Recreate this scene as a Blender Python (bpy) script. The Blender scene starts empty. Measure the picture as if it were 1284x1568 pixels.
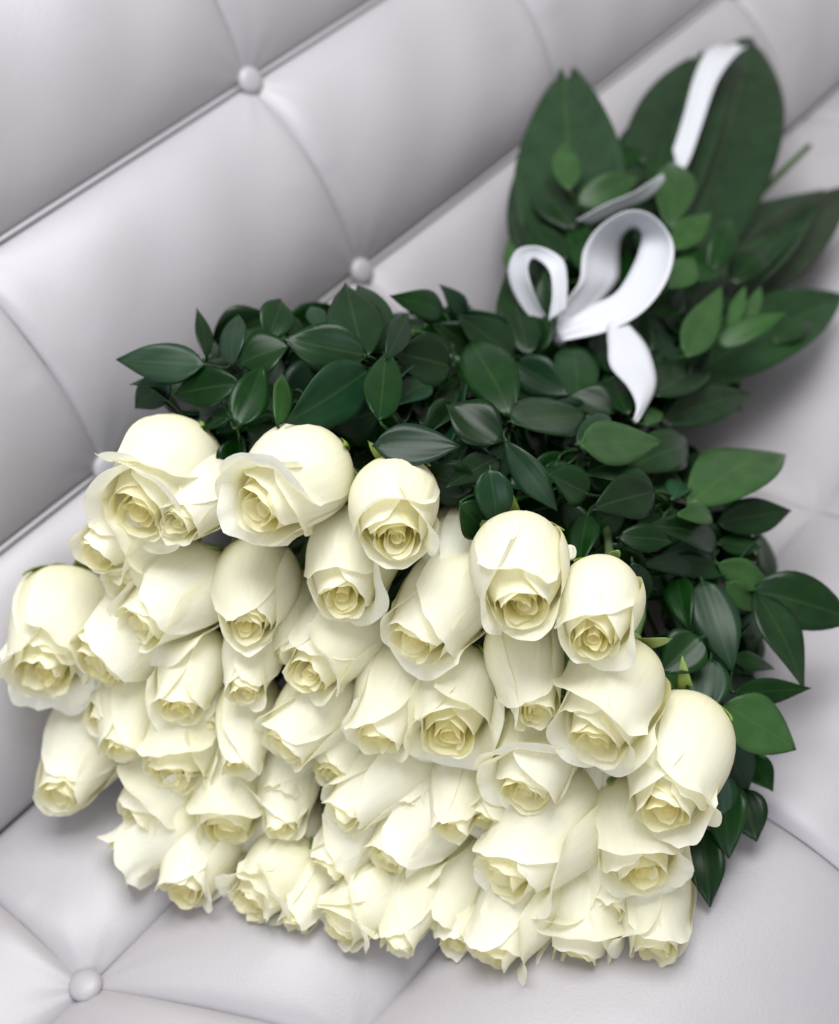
import bpy, math, random
import numpy as np
from mathutils import Matrix, Vector

random.seed(7); rng = np.random.default_rng(7)
scn = bpy.context.scene
COL = scn.collection

# ------------------------------------------------------------------ camera
# world: x along the sofa, y towards the backrest, z up; seat plane z = 0 (metres)
F = 2200.0; CX, CY = 642.0, 784.0
VLx, VLy = 3600.0 - CX, -1930.0 - CY
l = np.array([VLx, VLy, F]); l /= np.linalg.norm(l)
_t = F * F / (VLx + VLy * 0.6)
d = np.array([-_t, -_t * 0.6, F]); d -= l * (l @ d); d /= np.linalg.norm(d)
u_ = np.cross(l, d)
if u_[1] > 0: u_ = -u_
RW = np.array([l, d, u_])
CAM = np.array([0, 0, .12]) - RW @ np.array([(560 - CX) / F, (1080 - CY) / F, 1.0]) * .80

cam = bpy.data.cameras.new('camera'); camo = bpy.data.objects.new('camera', cam); COL.objects.link(camo)
cam.sensor_fit = 'HORIZONTAL'; cam.sensor_width = 36.0; cam.lens = 36.0 * F / 1284.0
cam.clip_start = .01; cam.clip_end = 50
M = Matrix.Identity(4)
for i in range(3):
    M[i][0] = RW[i, 0]; M[i][1] = -RW[i, 1]; M[i][2] = -RW[i, 2]; M[i][3] = CAM[i]
camo.matrix_world = M
cam.dof.use_dof = True; cam.dof.focus_distance = .745; cam.dof.aperture_fstop = 5.0
scn.camera = camo

# ------------------------------------------------------------------ light
w = bpy.data.worlds.new('World'); scn.world = w; w.use_nodes = True
bg = w.node_tree.nodes['Background']; bg.inputs[0].default_value = (1.0, .98, .96, 1); bg.inputs[1].default_value = .52

def area(name, loc, target, size, power, color):
    L = bpy.data.lights.new(name, 'AREA'); L.shape = 'RECTANGLE'; L.size, L.size_y = size
    L.energy = power; L.color = color
    o = bpy.data.objects.new(name, L); COL.objects.link(o); o.location = loc
    o.rotation_euler = (Vector(target) - Vector(loc)).to_track_quat('-Z', 'Y').to_euler()
    return o
area('ceiling_light', (.22, .14, 1.9), (.05, 0, .1), (1.2, 1.0), 44, (.975, .983, 1.0))
area('window_light', (-1.9, -1.1, 1.3), (.1, .1, .1), (1.5, 1.3), 25, (.80, .86, 1.0))
scn.view_settings.view_transform = 'Standard'; scn.view_settings.look = 'None'
scn.view_settings.exposure = -0.13; scn.view_settings.gamma = 1.0
scn.render.engine = 'CYCLES'
scn.cycles.use_denoising = True
scn.cycles.max_bounces = 12; scn.cycles.diffuse_bounces = 8; scn.cycles.transmission_bounces = 8

# ------------------------------------------------------------------ helpers
YJ, TH = .178, math.radians(36)
BN = np.array([0, -math.cos(TH), math.sin(TH)])     # out of the backrest
BB = np.array([0, math.sin(TH), math.cos(TH)])      # up the backrest
B0 = np.array([0, YJ, 0.0])

def ray(px, py): return RW @ np.array([(px - CX) / F, (py - CY) / F, 1.0])
def at(px, py, z, mb=.036, ms=.012):
    """point of the place seen at that pixel at height z, kept clear of backrest and seat"""
    r = ray(px, py); k = (max(z, ms) - CAM[2]) / r[2]
    P = CAM + r * k
    gap = (P - B0) @ BN
    if gap < mb:
        k += (mb - gap) / (r @ BN); P = CAM + r * k
    return P
def depth(P): return float((RW.T @ (P - CAM))[2])
def nrm(v): return v / (np.linalg.norm(v) + 1e-12)
def sst(a, b, x): t = np.clip((x - a) / (b - a), 0, 1); return t * t * (3 - 2 * t)

def mesh_from(name, V, Fc, mat, uv=None, attrs=None, smooth=True):
    me = bpy.data.meshes.new(name)
    me.from_pydata(np.asarray(V).tolist(), [], Fc)
    if uv is not None:
        ly = me.uv_layers.new(name='UVMap')
        idx = np.empty(len(me.loops), dtype=np.int32); me.loops.foreach_get('vertex_index', idx)
        ly.data.foreach_set('uv', np.asarray(uv, dtype=np.float32)[idx].ravel())
    for k, a in (attrs or {}).items():
        at_ = me.attributes.new(k, 'FLOAT', 'POINT'); at_.data.foreach_set('value', np.asarray(a, dtype=np.float32))
    if smooth: me.polygons.foreach_set('use_smooth', [True] * len(me.polygons))
    me.materials.append(mat); me.update()
    return me
def obj(name, me, parent=None, mat=None):
    o = bpy.data.objects.new(name, me); COL.objects.link(o)
    if parent is not None: o.parent = parent
    return o
def empty(name, label, cat, group=None, loc=(0, 0, 0), mw=None):
    o = bpy.data.objects.new(name, None); COL.objects.link(o); o.empty_display_size = .02
    if mw is not None: o.matrix_world = mw
    else: o.location = loc
    o['label'] = label; o['category'] = cat
    if group: o['group'] = group
    return o
def gridfaces(n, m, off=0, flip=False):
    out = []
    for i in range(n - 1):
        for j in range(m - 1):
            a = off + i * m + j
            q = (a, a + 1, a + m + 1, a + m)
            out.append(q[::-1] if flip else q)
    return out
def sheet(P, thick):
    """P (n,m,3) -> closed thin solid: verts, faces"""
    n, m = P.shape[:2]
    gs = np.gradient(P, axis=0); gu = np.gradient(P, axis=1)
    N = np.cross(gs, gu); N /= (np.linalg.norm(N, axis=2, keepdims=True) + 1e-12)
    V = np.concatenate([(P + N * thick / 2).reshape(-1, 3), (P - N * thick / 2).reshape(-1, 3)])
    Fc = gridfaces(n, m, 0, True) + gridfaces(n, m, n * m, False)
    o = n * m
    ring = [(0, j) for j in range(m)] + [(i, m - 1) for i in range(1, n)] + [(n - 1, j) for j in range(m - 2, -1, -1)] + [(i, 0) for i in range(n - 2, 0, -1)]
    ids = [i * m + j for i, j in ring]
    for a, b in zip(ids, ids[1:] + ids[:1]): Fc.append((a, b, b + o, a + o))
    return V, Fc
def thin(P):
    n, m = P.shape[:2]
    return P.reshape(-1, 3), gridfaces(n, m, 0, True)
def tube(pts, rad, k=7):
    pts = np.asarray(pts, float); n = len(pts)
    rad = np.broadcast_to(np.asarray(rad, float), (n,))
    T = np.gradient(pts, axis=0); T /= np.linalg.norm(T, axis=1, keepdims=True) + 1e-12
    up = np.array([0.1, .2, 1.0]); V = []
    for i in range(n):
        a = nrm(np.cross(T[i], up)) if abs(T[i] @ nrm(up)) < .97 else nrm(np.cross(T[i], [1, 0, 0]))
        b = np.cross(T[i], a)
        for j in range(k):
            q = 2 * math.pi * j / k
            V.append(pts[i] + rad[i] * (math.cos(q) * a + math.sin(q) * b))
    Fc = []
    for i in range(n - 1):
        for j in range(k):
            Fc.append((i * k + j, i * k + (j + 1) % k, (i + 1) * k + (j + 1) % k, (i + 1) * k + j))
    Fc.append(tuple(range(k))[::-1]); Fc.append(tuple((n - 1) * k + j for j in range(k)))
    return np.array(V), Fc
def bez(p0, p1, p2, p3, n=14):
    t = np.linspace(0, 1, n)[:, None]
    return (1 - t) ** 3 * p0 + 3 * (1 - t) ** 2 * t * p1 + 3 * (1 - t) * t * t * p2 + t ** 3 * p3
def smoothline(pts, n):
    """Catmull-Rom through the points"""
    p = np.asarray(pts, float); p = np.vstack([2 * p[0] - p[1], p, 2 * p[-1] - p[-2]])
    out = []
    for x in np.linspace(0, len(p) - 3, n):
        i = min(int(x), len(p) - 4); t = x - i; a, b, c, e = p[i:i + 4]
        out.append(.5 * (2 * b + (c - a) * t + (2 * a - 5 * b + 4 * c - e) * t * t + (3 * b - a - 3 * c + e) * t ** 3))
    return np.array(out)

# ------------------------------------------------------------------ materials
def new_mat(name):
    m = bpy.data.materials.new(name); m.use_nodes = True
    nt = m.node_tree; return m, nt, nt.nodes['Principled BSDF'], nt.nodes['Material Output']
def N(nt, t, **kw):
    n = nt.nodes.new(t)
    for k, v in kw.items(): setattr(n, k, v)
    return n
def ramp(nt, stops):
    r = N(nt, 'ShaderNodeValToRGB'); e = r.color_ramp.elements
    while len(e) < len(stops): e.new(.5)
    for q, (p, c) in zip(e, stops): q.position = p; q.color = (*c, 1)
    return r

def leather():
    m, nt, b, out = new_mat('pearl_leather')
    tc = N(nt, 'ShaderNodeTexCoord')
    n1 = N(nt, 'ShaderNodeTexNoise'); n1.inputs['Scale'].default_value = 7; n1.inputs['Detail'].default_value = 4
    nt.links.new(tc.outputs['Object'], n1.inputs['Vector'])
    r = ramp(nt, [(.3, (.378, .360, .376)), (.7, (.414, .395, .411))])
    nt.links.new(n1.outputs[0], r.inputs[0]); nt.links.new(r.outputs[0], b.inputs['Base Color'])
    v = N(nt, 'ShaderNodeTexVoronoi'); v.inputs['Scale'].default_value = 620
    nt.links.new(tc.outputs['Object'], v.inputs['Vector'])
    n2 = N(nt, 'ShaderNodeTexNoise'); n2.inputs['Scale'].default_value = 45; n2.inputs['Detail'].default_value = 3
    nt.links.new(tc.outputs['Object'], n2.inputs['Vector'])
    b1 = N(nt, 'ShaderNodeBump'); b1.inputs['Strength'].default_value = .14; b1.inputs['Distance'].default_value = .0006
    b2 = N(nt, 'ShaderNodeBump'); b2.inputs['Strength'].default_value = .12; b2.inputs['Distance'].default_value = .002
    nt.links.new(v.outputs[0], b1.inputs['Height']); nt.links.new(n2.outputs[0], b2.inputs['Height'])
    nt.links.new(b2.outputs[0], b1.inputs['Normal']); nt.links.new(b1.outputs[0], b.inputs['Normal'])
    b.inputs['Roughness'].default_value = .50; b.inputs['Metallic'].default_value = .05
    b.inputs['Specular IOR Level'].default_value = .6
    b.inputs['Coat Weight'].default_value = .16; b.inputs['Coat Roughness'].default_value = .32
    return m
LEATHER = leather()

def petal_mat():
    m, nt, b, out = new_mat('rose_petal')
    s = N(nt, 'ShaderNodeAttribute', attribute_name='along'); q = N(nt, 'ShaderNodeAttribute', attribute_name='inner')
    oi = N(nt, 'ShaderNodeObjectInfo')
    r1 = ramp(nt, [(0, (.79, .78, .36)), (.26, (.915, .897, .655)), (.55, (.950, .938, .815)), (1, (.965, .96, .895))])
    r2 = ramp(nt, [(0, (.94, .82, .34)), (.5, (.965, .895, .48)), (1, (.972, .94, .69))])
    nt.links.new(s.outputs['Fac'], r1.inputs[0]); nt.links.new(s.outputs['Fac'], r2.inputs[0])
    mx = N(nt, 'ShaderNodeMix', data_type='RGBA'); nt.links.new(q.outputs['Fac'], mx.inputs[0])
    nt.links.new(r1.outputs[0], mx.inputs[6]); nt.links.new(r2.outputs[0], mx.inputs[7])
    uv0 = N(nt, 'ShaderNodeUVMap'); m0 = N(nt, 'ShaderNodeMapping'); m0.inputs['Scale'].default_value = (34, 2.2, 1)
    ad = N(nt, 'ShaderNodeVectorMath', operation='ADD'); nt.links.new(uv0.outputs[0], m0.inputs[0]); nt.links.new(m0.outputs[0], ad.inputs[0])
    cb = N(nt, 'ShaderNodeCombineXYZ'); ml = N(nt, 'ShaderNodeMath', operation='MULTIPLY'); ml.inputs[1].default_value = 90
    nt.links.new(oi.outputs['Random'], ml.inputs[0]); nt.links.new(ml.outputs[0], cb.inputs[2]); nt.links.new(cb.outputs[0], ad.inputs[1])
    ns_ = N(nt, 'ShaderNodeTexNoise'); ns_.inputs['Scale'].default_value = 1; ns_.inputs['Detail'].default_value = 4; nt.links.new(ad.outputs[0], ns_.inputs['Vector'])
    rs = ramp(nt, [(.30, (.90, .92, .80)), (.62, (1, 1, 1))]); nt.links.new(ns_.outputs[0], rs.inputs[0])
    mu_ = N(nt, 'ShaderNodeMix', data_type='RGBA', blend_type='MULTIPLY'); mu_.inputs[0].default_value = .45
    nt.links.new(mx.outputs[2], mu_.inputs[6]); nt.links.new(rs.outputs[0], mu_.inputs[7])
    n3 = N(nt, 'ShaderNodeTexNoise'); n3.inputs['Scale'].default_value = 110; n3.inputs['Detail'].default_value = 3
    tcp = N(nt, 'ShaderNodeTexCoord'); nt.links.new(tcp.outputs['Object'], n3.inputs['Vector'])
    e1 = N(nt, 'ShaderNodeMapRange'); e1.inputs['From Min'].default_value = .955; e1.inputs['From Max'].default_value = 1.0; nt.links.new(s.outputs['Fac'], e1.inputs[0])
    e2 = N(nt, 'ShaderNodeMapRange'); e2.inputs['From Min'].default_value = .56; e2.inputs['From Max'].default_value = .70; nt.links.new(n3.outputs[0], e2.inputs[0])
    e3 = N(nt, 'ShaderNodeMath', operation='MULTIPLY'); nt.links.new(e1.outputs[0], e3.inputs[0]); nt.links.new(e2.outputs[0], e3.inputs[1])
    e4 = N(nt, 'ShaderNodeMath', operation='MULTIPLY'); e4.inputs[1].default_value = .6; nt.links.new(e3.outputs[0], e4.inputs[0])
    br = N(nt, 'ShaderNodeMix', data_type='RGBA'); nt.links.new(e4.outputs[0], br.inputs[0]); nt.links.new(mu_.outputs[2], br.inputs[6]); br.inputs[7].default_value = (.62, .50, .30, 1)
    hv = N(nt, 'ShaderNodeHueSaturation'); nt.links.new(br.outputs[2], hv.inputs['Color'])
    mr = N(nt, 'ShaderNodeMapRange'); mr.inputs['To Min'].default_value = .72; mr.inputs['To Max'].default_value = 1.18
    nt.links.new(oi.outputs['Random'], mr.inputs[0]); nt.links.new(mr.outputs[0], hv.inputs['Saturation'])
    nt.links.new(hv.outputs[0], b.inputs['Base Color'])
    uv = N(nt, 'ShaderNodeUVMap'); mp = N(nt, 'ShaderNodeMapping'); mp.inputs['Scale'].default_value = (26, 1.6, 1)
    nt.links.new(uv.outputs[0], mp.inputs[0])
    nz = N(nt, 'ShaderNodeTexNoise'); nz.inputs['Scale'].default_value = 1.0; nz.inputs['Detail'].default_value = 3
    nt.links.new(mp.outputs[0], nz.inputs['Vector'])
    bp = N(nt, 'ShaderNodeBump'); bp.inputs['Strength'].default_value = .18; bp.inputs['Distance'].default_value = .0012
    nt.links.new(nz.outputs[0], bp.inputs['Height']); nt.links.new(bp.outputs[0], b.inputs['Normal'])
    b.inputs['Roughness'].default_value = .55; b.inputs['Specular IOR Level'].default_value = .3
    tr = N(nt, 'ShaderNodeBsdfTranslucent')
    tm = N(nt, 'ShaderNodeMix', data_type='RGBA', blend_type='MULTIPLY'); tm.inputs[0].default_value = 1; tm.inputs[7].default_value = (1, .97, .76, 1)
    nt.links.new(hv.outputs[0], tm.inputs[6]); nt.links.new(tm.outputs[2], tr.inputs['Color'])
    ms = N(nt, 'ShaderNodeMixShader'); ms.inputs[0].default_value = .37
    nt.links.new(b.outputs[0], ms.inputs[1]); nt.links.new(tr.outputs[0], ms.inputs[2]); nt.links.new(ms.outputs[0], out.inputs[0])
    return m
PETAL = petal_mat()

def leaf_mat(name, c0, c1, rough, vein, trans=.12, sat=(.8, 1.15), val=(.7, 1.35)):
    m, nt, b, out = new_mat(name)
    uv = N(nt, 'ShaderNodeUVMap'); oi = N(nt, 'ShaderNodeObjectInfo')
    nz = N(nt, 'ShaderNodeTexNoise'); nz.inputs['Scale'].default_value = 60
    tc = N(nt, 'ShaderNodeTexCoord'); nt.links.new(tc.outputs['Object'], nz.inputs['Vector'])
    r = ramp(nt, [(.3, c0), (.7, c1)]); nt.links.new(nz.outputs[0], r.inputs[0])
    hv = N(nt, 'ShaderNodeHueSaturation'); nt.links.new(r.outputs[0], hv.inputs['Color'])
    a = N(nt, 'ShaderNodeMapRange'); a.inputs['To Min'].default_value, a.inputs['To Max'].default_value = val
    nt.links.new(oi.outputs['Random'], a.inputs[0]); nt.links.new(a.outputs[0], hv.inputs['Value'])
    wn = N(nt, 'ShaderNodeTexWhiteNoise', noise_dimensions='1D'); nt.links.new(oi.outputs['Random'], wn.inputs['W'])
    a2 = N(nt, 'ShaderNodeMapRange'); a2.inputs['To Min'].default_value, a2.inputs['To Max'].default_value = sat
    nt.links.new(wn.outputs['Value'], a2.inputs[0]); nt.links.new(a2.outputs[0], hv.inputs['Saturation'])
    # veins running with the leaf
    sx = N(nt, 'ShaderNodeSeparateXYZ'); nt.links.new(uv.outputs[0], sx.inputs[0])
    mu = N(nt, 'ShaderNodeMath', operation='MULTIPLY'); mu.inputs[1].default_value = vein; nt.links.new(sx.outputs[0], mu.inputs[0])
    sn = N(nt, 'ShaderNodeMath', operation='SINE'); nt.links.new(mu.outputs[0], sn.inputs[0])
    bp = N(nt, 'ShaderNodeBump'); bp.inputs['Strength'].default_value = .22 * vein / 300; bp.inputs['Distance'].default_value = .0008
    nt.links.new(sn.outputs[0], bp.inputs['Height']); nt.links.new(bp.outputs[0], b.inputs['Normal'])
    # paler midrib
    sb = N(nt, 'ShaderNodeMath', operation='SUBTRACT'); sb.inputs[1].default_value = .5; nt.links.new(sx.outputs[0], sb.inputs[0])
    ab = N(nt, 'ShaderNodeMath', operation='ABSOLUTE'); nt.links.new(sb.outputs[0], ab.inputs[0])
    rr_ = N(nt, 'ShaderNodeMapRange'); rr_.inputs['From Min'].default_value = .0; rr_.inputs['From Max'].default_value = .035; rr_.inputs['To Min'].default_value = .14; rr_.inputs['To Max'].default_value = 0
    nt.links.new(ab.outputs[0], rr_.inputs[0])
    mm = N(nt, 'ShaderNodeMix', data_type='RGBA'); nt.links.new(rr_.outputs[0], mm.inputs[0]); nt.links.new(hv.outputs[0], mm.inputs[6]); mm.inputs[7].default_value = (.10, .16, .05, 1)
    nt.links.new(mm.outputs[2], b.inputs['Base Color'])
    b.inputs['Roughness'].default_value = rough; b.inputs['Specular IOR Level'].default_value = .22
    return m
LEAF = leaf_mat('dark_leaf', (.0026, .019, .003), (.006, .031, .005), .33, 42)
LEAFB = leaf_mat('blue_green_leaf', (.006, .026, .010), (.010, .035, .014), .36, 42)
LEAFL = leaf_mat('fresh_leaf', (.019, .066, .012), (.029, .088, .018), .38, 42, sat=(.85, 1.0), val=(.8, 1.15))
BROAD = leaf_mat('broad_leaf', (.007, .030, .008), (.013, .042, .012), .38, 150, val=(.85, 1.25))
BROWN = leaf_mat('dull_broad_leaf', (.020, .032, .018), (.030, .042, .025), .45, 150)
SEPAL = leaf_mat('sepal_green', (.14, .22, .045), (.22, .30, .07), .5, 20)
STEM = leaf_mat('stem_green', (.05, .10, .025), (.08, .14, .035), .5, 9)

def satin():
    m, nt, b, out = new_mat('white_satin')
    b.inputs['Base Color'].default_value = (.56, .57, .60, 1); b.inputs['Roughness'].default_value = .42
    b.inputs['Specular IOR Level'].default_value = .3
    uv = N(nt, 'ShaderNodeUVMap'); sx = N(nt, 'ShaderNodeSeparateXYZ'); nt.links.new(uv.outputs[0], sx.inputs[0])
    mu = N(nt, 'ShaderNodeMath', operation='MULTIPLY'); mu.inputs[1].default_value = 900; nt.links.new(sx.outputs[1], mu.inputs[0])
    sn = N(nt, 'ShaderNodeMath', operation='SINE'); nt.links.new(mu.outputs[0], sn.inputs[0])
    bp = N(nt, 'ShaderNodeBump'); bp.inputs['Strength'].default_value = .06; bp.inputs['Distance'].default_value = .0004
    nt.links.new(sn.outputs[0], bp.inputs['Height']); nt.links.new(bp.outputs[0], b.inputs['Normal'])
    return m
SATIN = satin()

# ------------------------------------------------------------------ sofa
sofa = empty('sofa', 'pale pearl grey leather sofa with button-tufted seat and backrest under the bouquet', 'sofa')

def boxmesh(name, c, mat):
    V = np.array(c); Fc = [(0, 3, 2, 1), (4, 5, 6, 7), (0, 1, 5, 4), (1, 2, 6, 5), (2, 3, 7, 6), (3, 0, 4, 7)]
    return mesh_from(name, V, Fc, mat, smooth=False)
def slab(p0, e1, e2, e3): return [p0, p0 + e1, p0 + e1 + e2, p0 + e2, p0 + e3, p0 + e1 + e3, p0 + e1 + e2 + e3, p0 + e2 + e3]
X0, X1 = -.75, 1.75
ex = np.array([X1 - X0, 0, 0])
backrest = obj('backrest', boxmesh('backrest', slab(B0 + np.array([X0, 0, 0]) - BN * .15 - BB * .05, ex, BB * .72, BN * .13), LEATHER), sofa)
seat = obj('seat', boxmesh('seat', slab(np.array([X0, -.352, -.23]), ex, np.array([0, YJ + .352, 0]), np.array([0, 0, .135])), LEATHER), sofa)

def chan(t, dx, H, soft=.045):
    """height over the seam plane: t across the channel, dx distance to the nearest cross seam"""
    q = np.clip(4 * t * (1 - t), 0, 1)
    e = np.exp(-np.abs(dx) / soft)
    p = .60 + .36 * e
    h = H * (q ** p) * (1 - .06 * e)
    h -= .0060 * np.exp(-np.abs(dx) / .0045) * (.35 + .65 * q)       # stitched cross seam
    return h
def spaced(n):
    x = np.linspace(0, 1, n); return .30 * x + .70 * (.5 - .5 * np.cos(np.pi * x))

def panel(parent, colA, colB, pos, ta, tb, H, n=44, m=84):
    """one upholstered panel; colA/colB(t) are its side seams, pos(x,t,h)->xyz"""
    tt = spaced(n)[:, None] * np.ones((1, m)); uu = spaced(m)[None, :] * np.ones((n, 1))
    xa = colA(tt); xb = colB(tt); x = xa + (xb - xa) * uu
    dx = np.minimum(x - xa, xb - x)
    h = chan(tt, dx, H)
    # slight creases and unevenness of stuffed leather
    h += .0012 * np.sin(x * 31 + tt * 4 + H * 900) * (4 * tt * (1 - tt)) + .0008 * np.sin(x * 67 - tt * 7)* (4 * tt * (1 - tt))
    edge = np.minimum(tt, 1 - tt) * abs(tb - ta)
    # puckers pulled towards the buttons
    rr_ = np.hypot(dx, edge); an = np.arctan2(edge, dx + 1e-6); c_ = (uu > .5) * 1.7 + (tt > .5) * 2.9 + colA(0.0) * 40
    h += .0005 * np.sin(an * 11 + c_) * np.exp(-rr_ / .026) * sst(0, .012, rr_)
    # a few wandering soft wrinkles
    h += .0005 * np.sin(60 * (x + .35 * tt * (tb - ta)) + 3 * np.sin(23 * x + c_)) * np.exp(-((tt - .5) / .3) ** 2) * np.exp(-dx / .05)
    h -= .0012 * np.exp(-edge / .003)
    P = pos(x, ta + (tb - ta) * tt, h)
    V = P.reshape(-1, 3)
    return obj('panel', mesh_from('panel', V, gridfaces(n, m), LEATHER), parent)
def lathe(prof, k=20):
    V = []; Fc = []
    for r, z in prof:
        for j in range(k): a = 2 * math.pi * j / k; V.append((r * math.cos(a), r * math.sin(a), z))
    for i in range(len(prof) - 1):
        for j in range(k): Fc.append((i * k + j, i * k + (j + 1) % k, (i + 1) * k + (j + 1) % k, (i + 1) * k + j))
    Fc.append(tuple((len(prof) - 1) * k + j for j in range(k)))
    Fc.append(tuple(range(k))[::-1])
    return np.array(V), Fc
bv, bf = lathe([(.0075, -.004), (.0092, -.001), (.0098, .0018), (.0094, .0034), (.0078, .0048), (.005, .0056), (.002, .006)])
BUTTON = mesh_from('button', bv, bf, LEATHER)
def button(parent, P, nvec):
    o = obj('button', BUTTON, parent); q = Vector(nvec).to_track_quat('Z', 'Y')
    o.matrix_world = Matrix.Translation(Vector(P)) @ q.to_matrix().to_4x4(); return o
def welt(parent, A, B, nvec, r=.0020):
    n = 26; t = np.linspace(0, 1, n)
    pts = np.array([A + (B - A) * x + nvec * (.0030 + .002 * math.sin(math.pi * x)) for x in t])
    V, Fc = tube(pts, r * (1 - .35 * np.abs(2 * t - 1) ** 6), 8)
    return obj('welt', mesh_from('welt', V, Fc, LEATHER), parent)

posB = lambda x, b, h: B0 + x[..., None] * np.array([1, 0, 0]) + b[..., None] * BB + h[..., None] * BN
rowsB = [0.0, .142, .297, .452, .607]
colsB = [.034 + .25 * k for k in range(-3, 7)]
for ri in range(4):
    for c0, c1 in zip(colsB[:-1], colsB[1:]):
        panel(backrest, lambda t, c=c0: c + 0 * t, lambda t, c=c1: c + 0 * t, posB, rowsB[ri], rowsB[ri + 1], .028 if ri else .025)
    if ri:
        P = lambda x: B0 + np.array([x, 0, 0]) + BB * rowsB[ri]
        for c in colsB: button(backrest, P(c) + BN * .003, BN)
        for c0, c1 in zip(colsB[:-1], colsB[1:]): welt(backrest, P(c0 + .008), P(c1 - .008), BN)
def posS(x, y, h): return np.stack([x, y, h], -1)
rowsS = [YJ, .059, -.083, -.36]
sc0 = [-.19 + .25 * k for k in range(-2, 7)]
offs = [(0.0, 0.0), (0.0, .072), (.072, .072)]
def posF(x, y, h):
    """front channel: rolls over the edge of the seat"""
    z = h.copy(); over = np.clip((-.19 - y) / .17, 0, 1)
    z = z - .075 * over ** 2
    return np.stack([x, y, z], -1)
for ri in range(3):
    oa, ob = offs[ri]
    for c0, c1 in zip(sc0[:-1], sc0[1:]):
        panel(seat, lambda t, c=c0: c + oa + (ob - oa) * t, lambda t, c=c1: c + oa + (ob - oa) * t,
              posF if ri == 2 else posS, rowsS[ri], rowsS[ri + 1], (.016, .016, .030)[ri])
    if ri:
        if ri == 1:
          for c in sc0: button(seat, (c + oa, rowsS[ri], .001), (0, 0, 1))

# ------------------------------------------------------------------ roses
TIE = at(915, 520, .065)
def profile(rim):
    z = np.array([0, .04, .10, .20, .32, .45, .60, .75, .88, 1.0])
    r = np.array([.16, .42, .68, .90, .99, .99, .90, .5 * (.90 + rim) + .06, .3 * .9 + .7 * rim, rim])
    zz = np.linspace(0, 1, 160); rr = np.interp(zz, z, r)
    for _ in range(3): rr = np.convolve(np.pad(rr, 6, mode='edge'), np.ones(13) / 13, 'valid')
    rr[0] = .12
    return zz, rr

def petal(par, R, H, rim, rho, th0, aw, curl, s0, spiral, hk, inner, ns=16, nu=21, pt=.03, drop=.20, wave=1.0):
    zz, rr = profile(rim)
    rr = rr * (1 - (1 - rho) * sst(0, .4, zz)); z = zz * H
    r = rr
    seg = np.hypot(np.diff(r), np.diff(z)); arc = np.concatenate([[0], np.cumsum(seg)]); L = arc[-1]
    phi_b = np.arctan2(np.gradient(r), np.gradient(z))
    u = np.linspace(-1, 1, nu)
    a1, a2, a3, a4 = rng.uniform(0, 6.28, 4)
    sk = rng.uniform(-.10, .10)
    top = hk * (1 - drop * np.abs(u) ** 3.2 + sk * u + pt * np.exp(-(u / .13) ** 2) + wave * (.010 * np.sin(5 * u + a1) + .006 * np.sin(13 * u + a2)))
    s = np.linspace(0, 1, ns) ** .85
    S = s[:, None] * np.ones(nu); U = u[None, :] * np.ones((ns, 1))
    arcpos = S * top[None, :] * L
    phi = np.interp(arcpos, arc, phi_b)
    cu = curl * (1 - .35 * U ** 2 + .25 * np.sin(2.3 * U + a3))
    phi = phi + cu * sst(s0, 1.02, S)
    ds = np.diff(arcpos, axis=0, prepend=0)
    pm = phi.copy(); pm[1:] = .5 * (phi[1:] + phi[:-1])
    Rr = r[0] + np.cumsum(np.sin(pm) * ds, axis=0); Zz = np.cumsum(np.cos(pm) * ds, axis=0)
    Rr = Rr * (1 + spiral * U * sst(.05, .5, S)) + .055 * np.abs(U) ** 6 * sst(.2, .8, S) * (1 - inner)
    Rr = Rr + .016 * np.sin(3.1 * U + a4 + 3 * S) * sst(.2, .9, S) + .015 * wave * np.sin(7 * U + a1) * sst(.78, 1, S) * (.25 + abs(curl)) + .012 * (wave - 1) * np.sin(19 * U + a2) * sst(.85, 1, S)
    Rr = np.maximum(Rr, .015)
    wf = np.interp(S, [0, .15, .4, .6, .85, 1], [.55, .82, .98, 1, .97, .9])
    A = th0 + U * aw * wf + rng.uniform(.1, .45) * S
    P = np.stack([Rr * np.cos(A), Rr * np.sin(A), Zz], -1) * R
    V, Fc = thin(P)
    uv = np.stack([U * .5 + .5, S], -1).reshape(-1, 2); al = (S * top[None, :] / top.max()).ravel()
    me = mesh_from('petal', V, Fc, PETAL, uv, {'along': al, 'inner': np.full(len(V), inner)})
    return obj('petal', me, par)
def scroll(par, R, H, r1, turns, h0, h1):
    nu, ns = 48, 8
    u = np.linspace(0, 1, nu)[None, :] * np.ones((ns, 1)); s = np.linspace(0, 1, ns)[:, None] * np.ones((1, nu))
    a0 = rng.uniform(0, 6.28)
    r = (.03 + r1 * u) * (1.35 - .45 * s + .25 * sst(.8, 1, s) * u)
    z = H * (h0 + (h1 - .05 * (1 - u) - h0 + .012 * np.sin(u * 17 + a0)) * s)
    A = a0 + 2 * math.pi * turns * u
    P = np.stack([r * np.cos(A), r * np.sin(A), z], -1) * R
    V, Fc = thin(P)
    uv = np.stack([u, s], -1).reshape(-1, 2)
    me = mesh_from('petal', V, Fc, PETAL, uv, {'along': .35 + .6 * s.ravel(), 'inner': np.full(len(V), 1.0)})
    return obj('petal', me, par)

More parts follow.
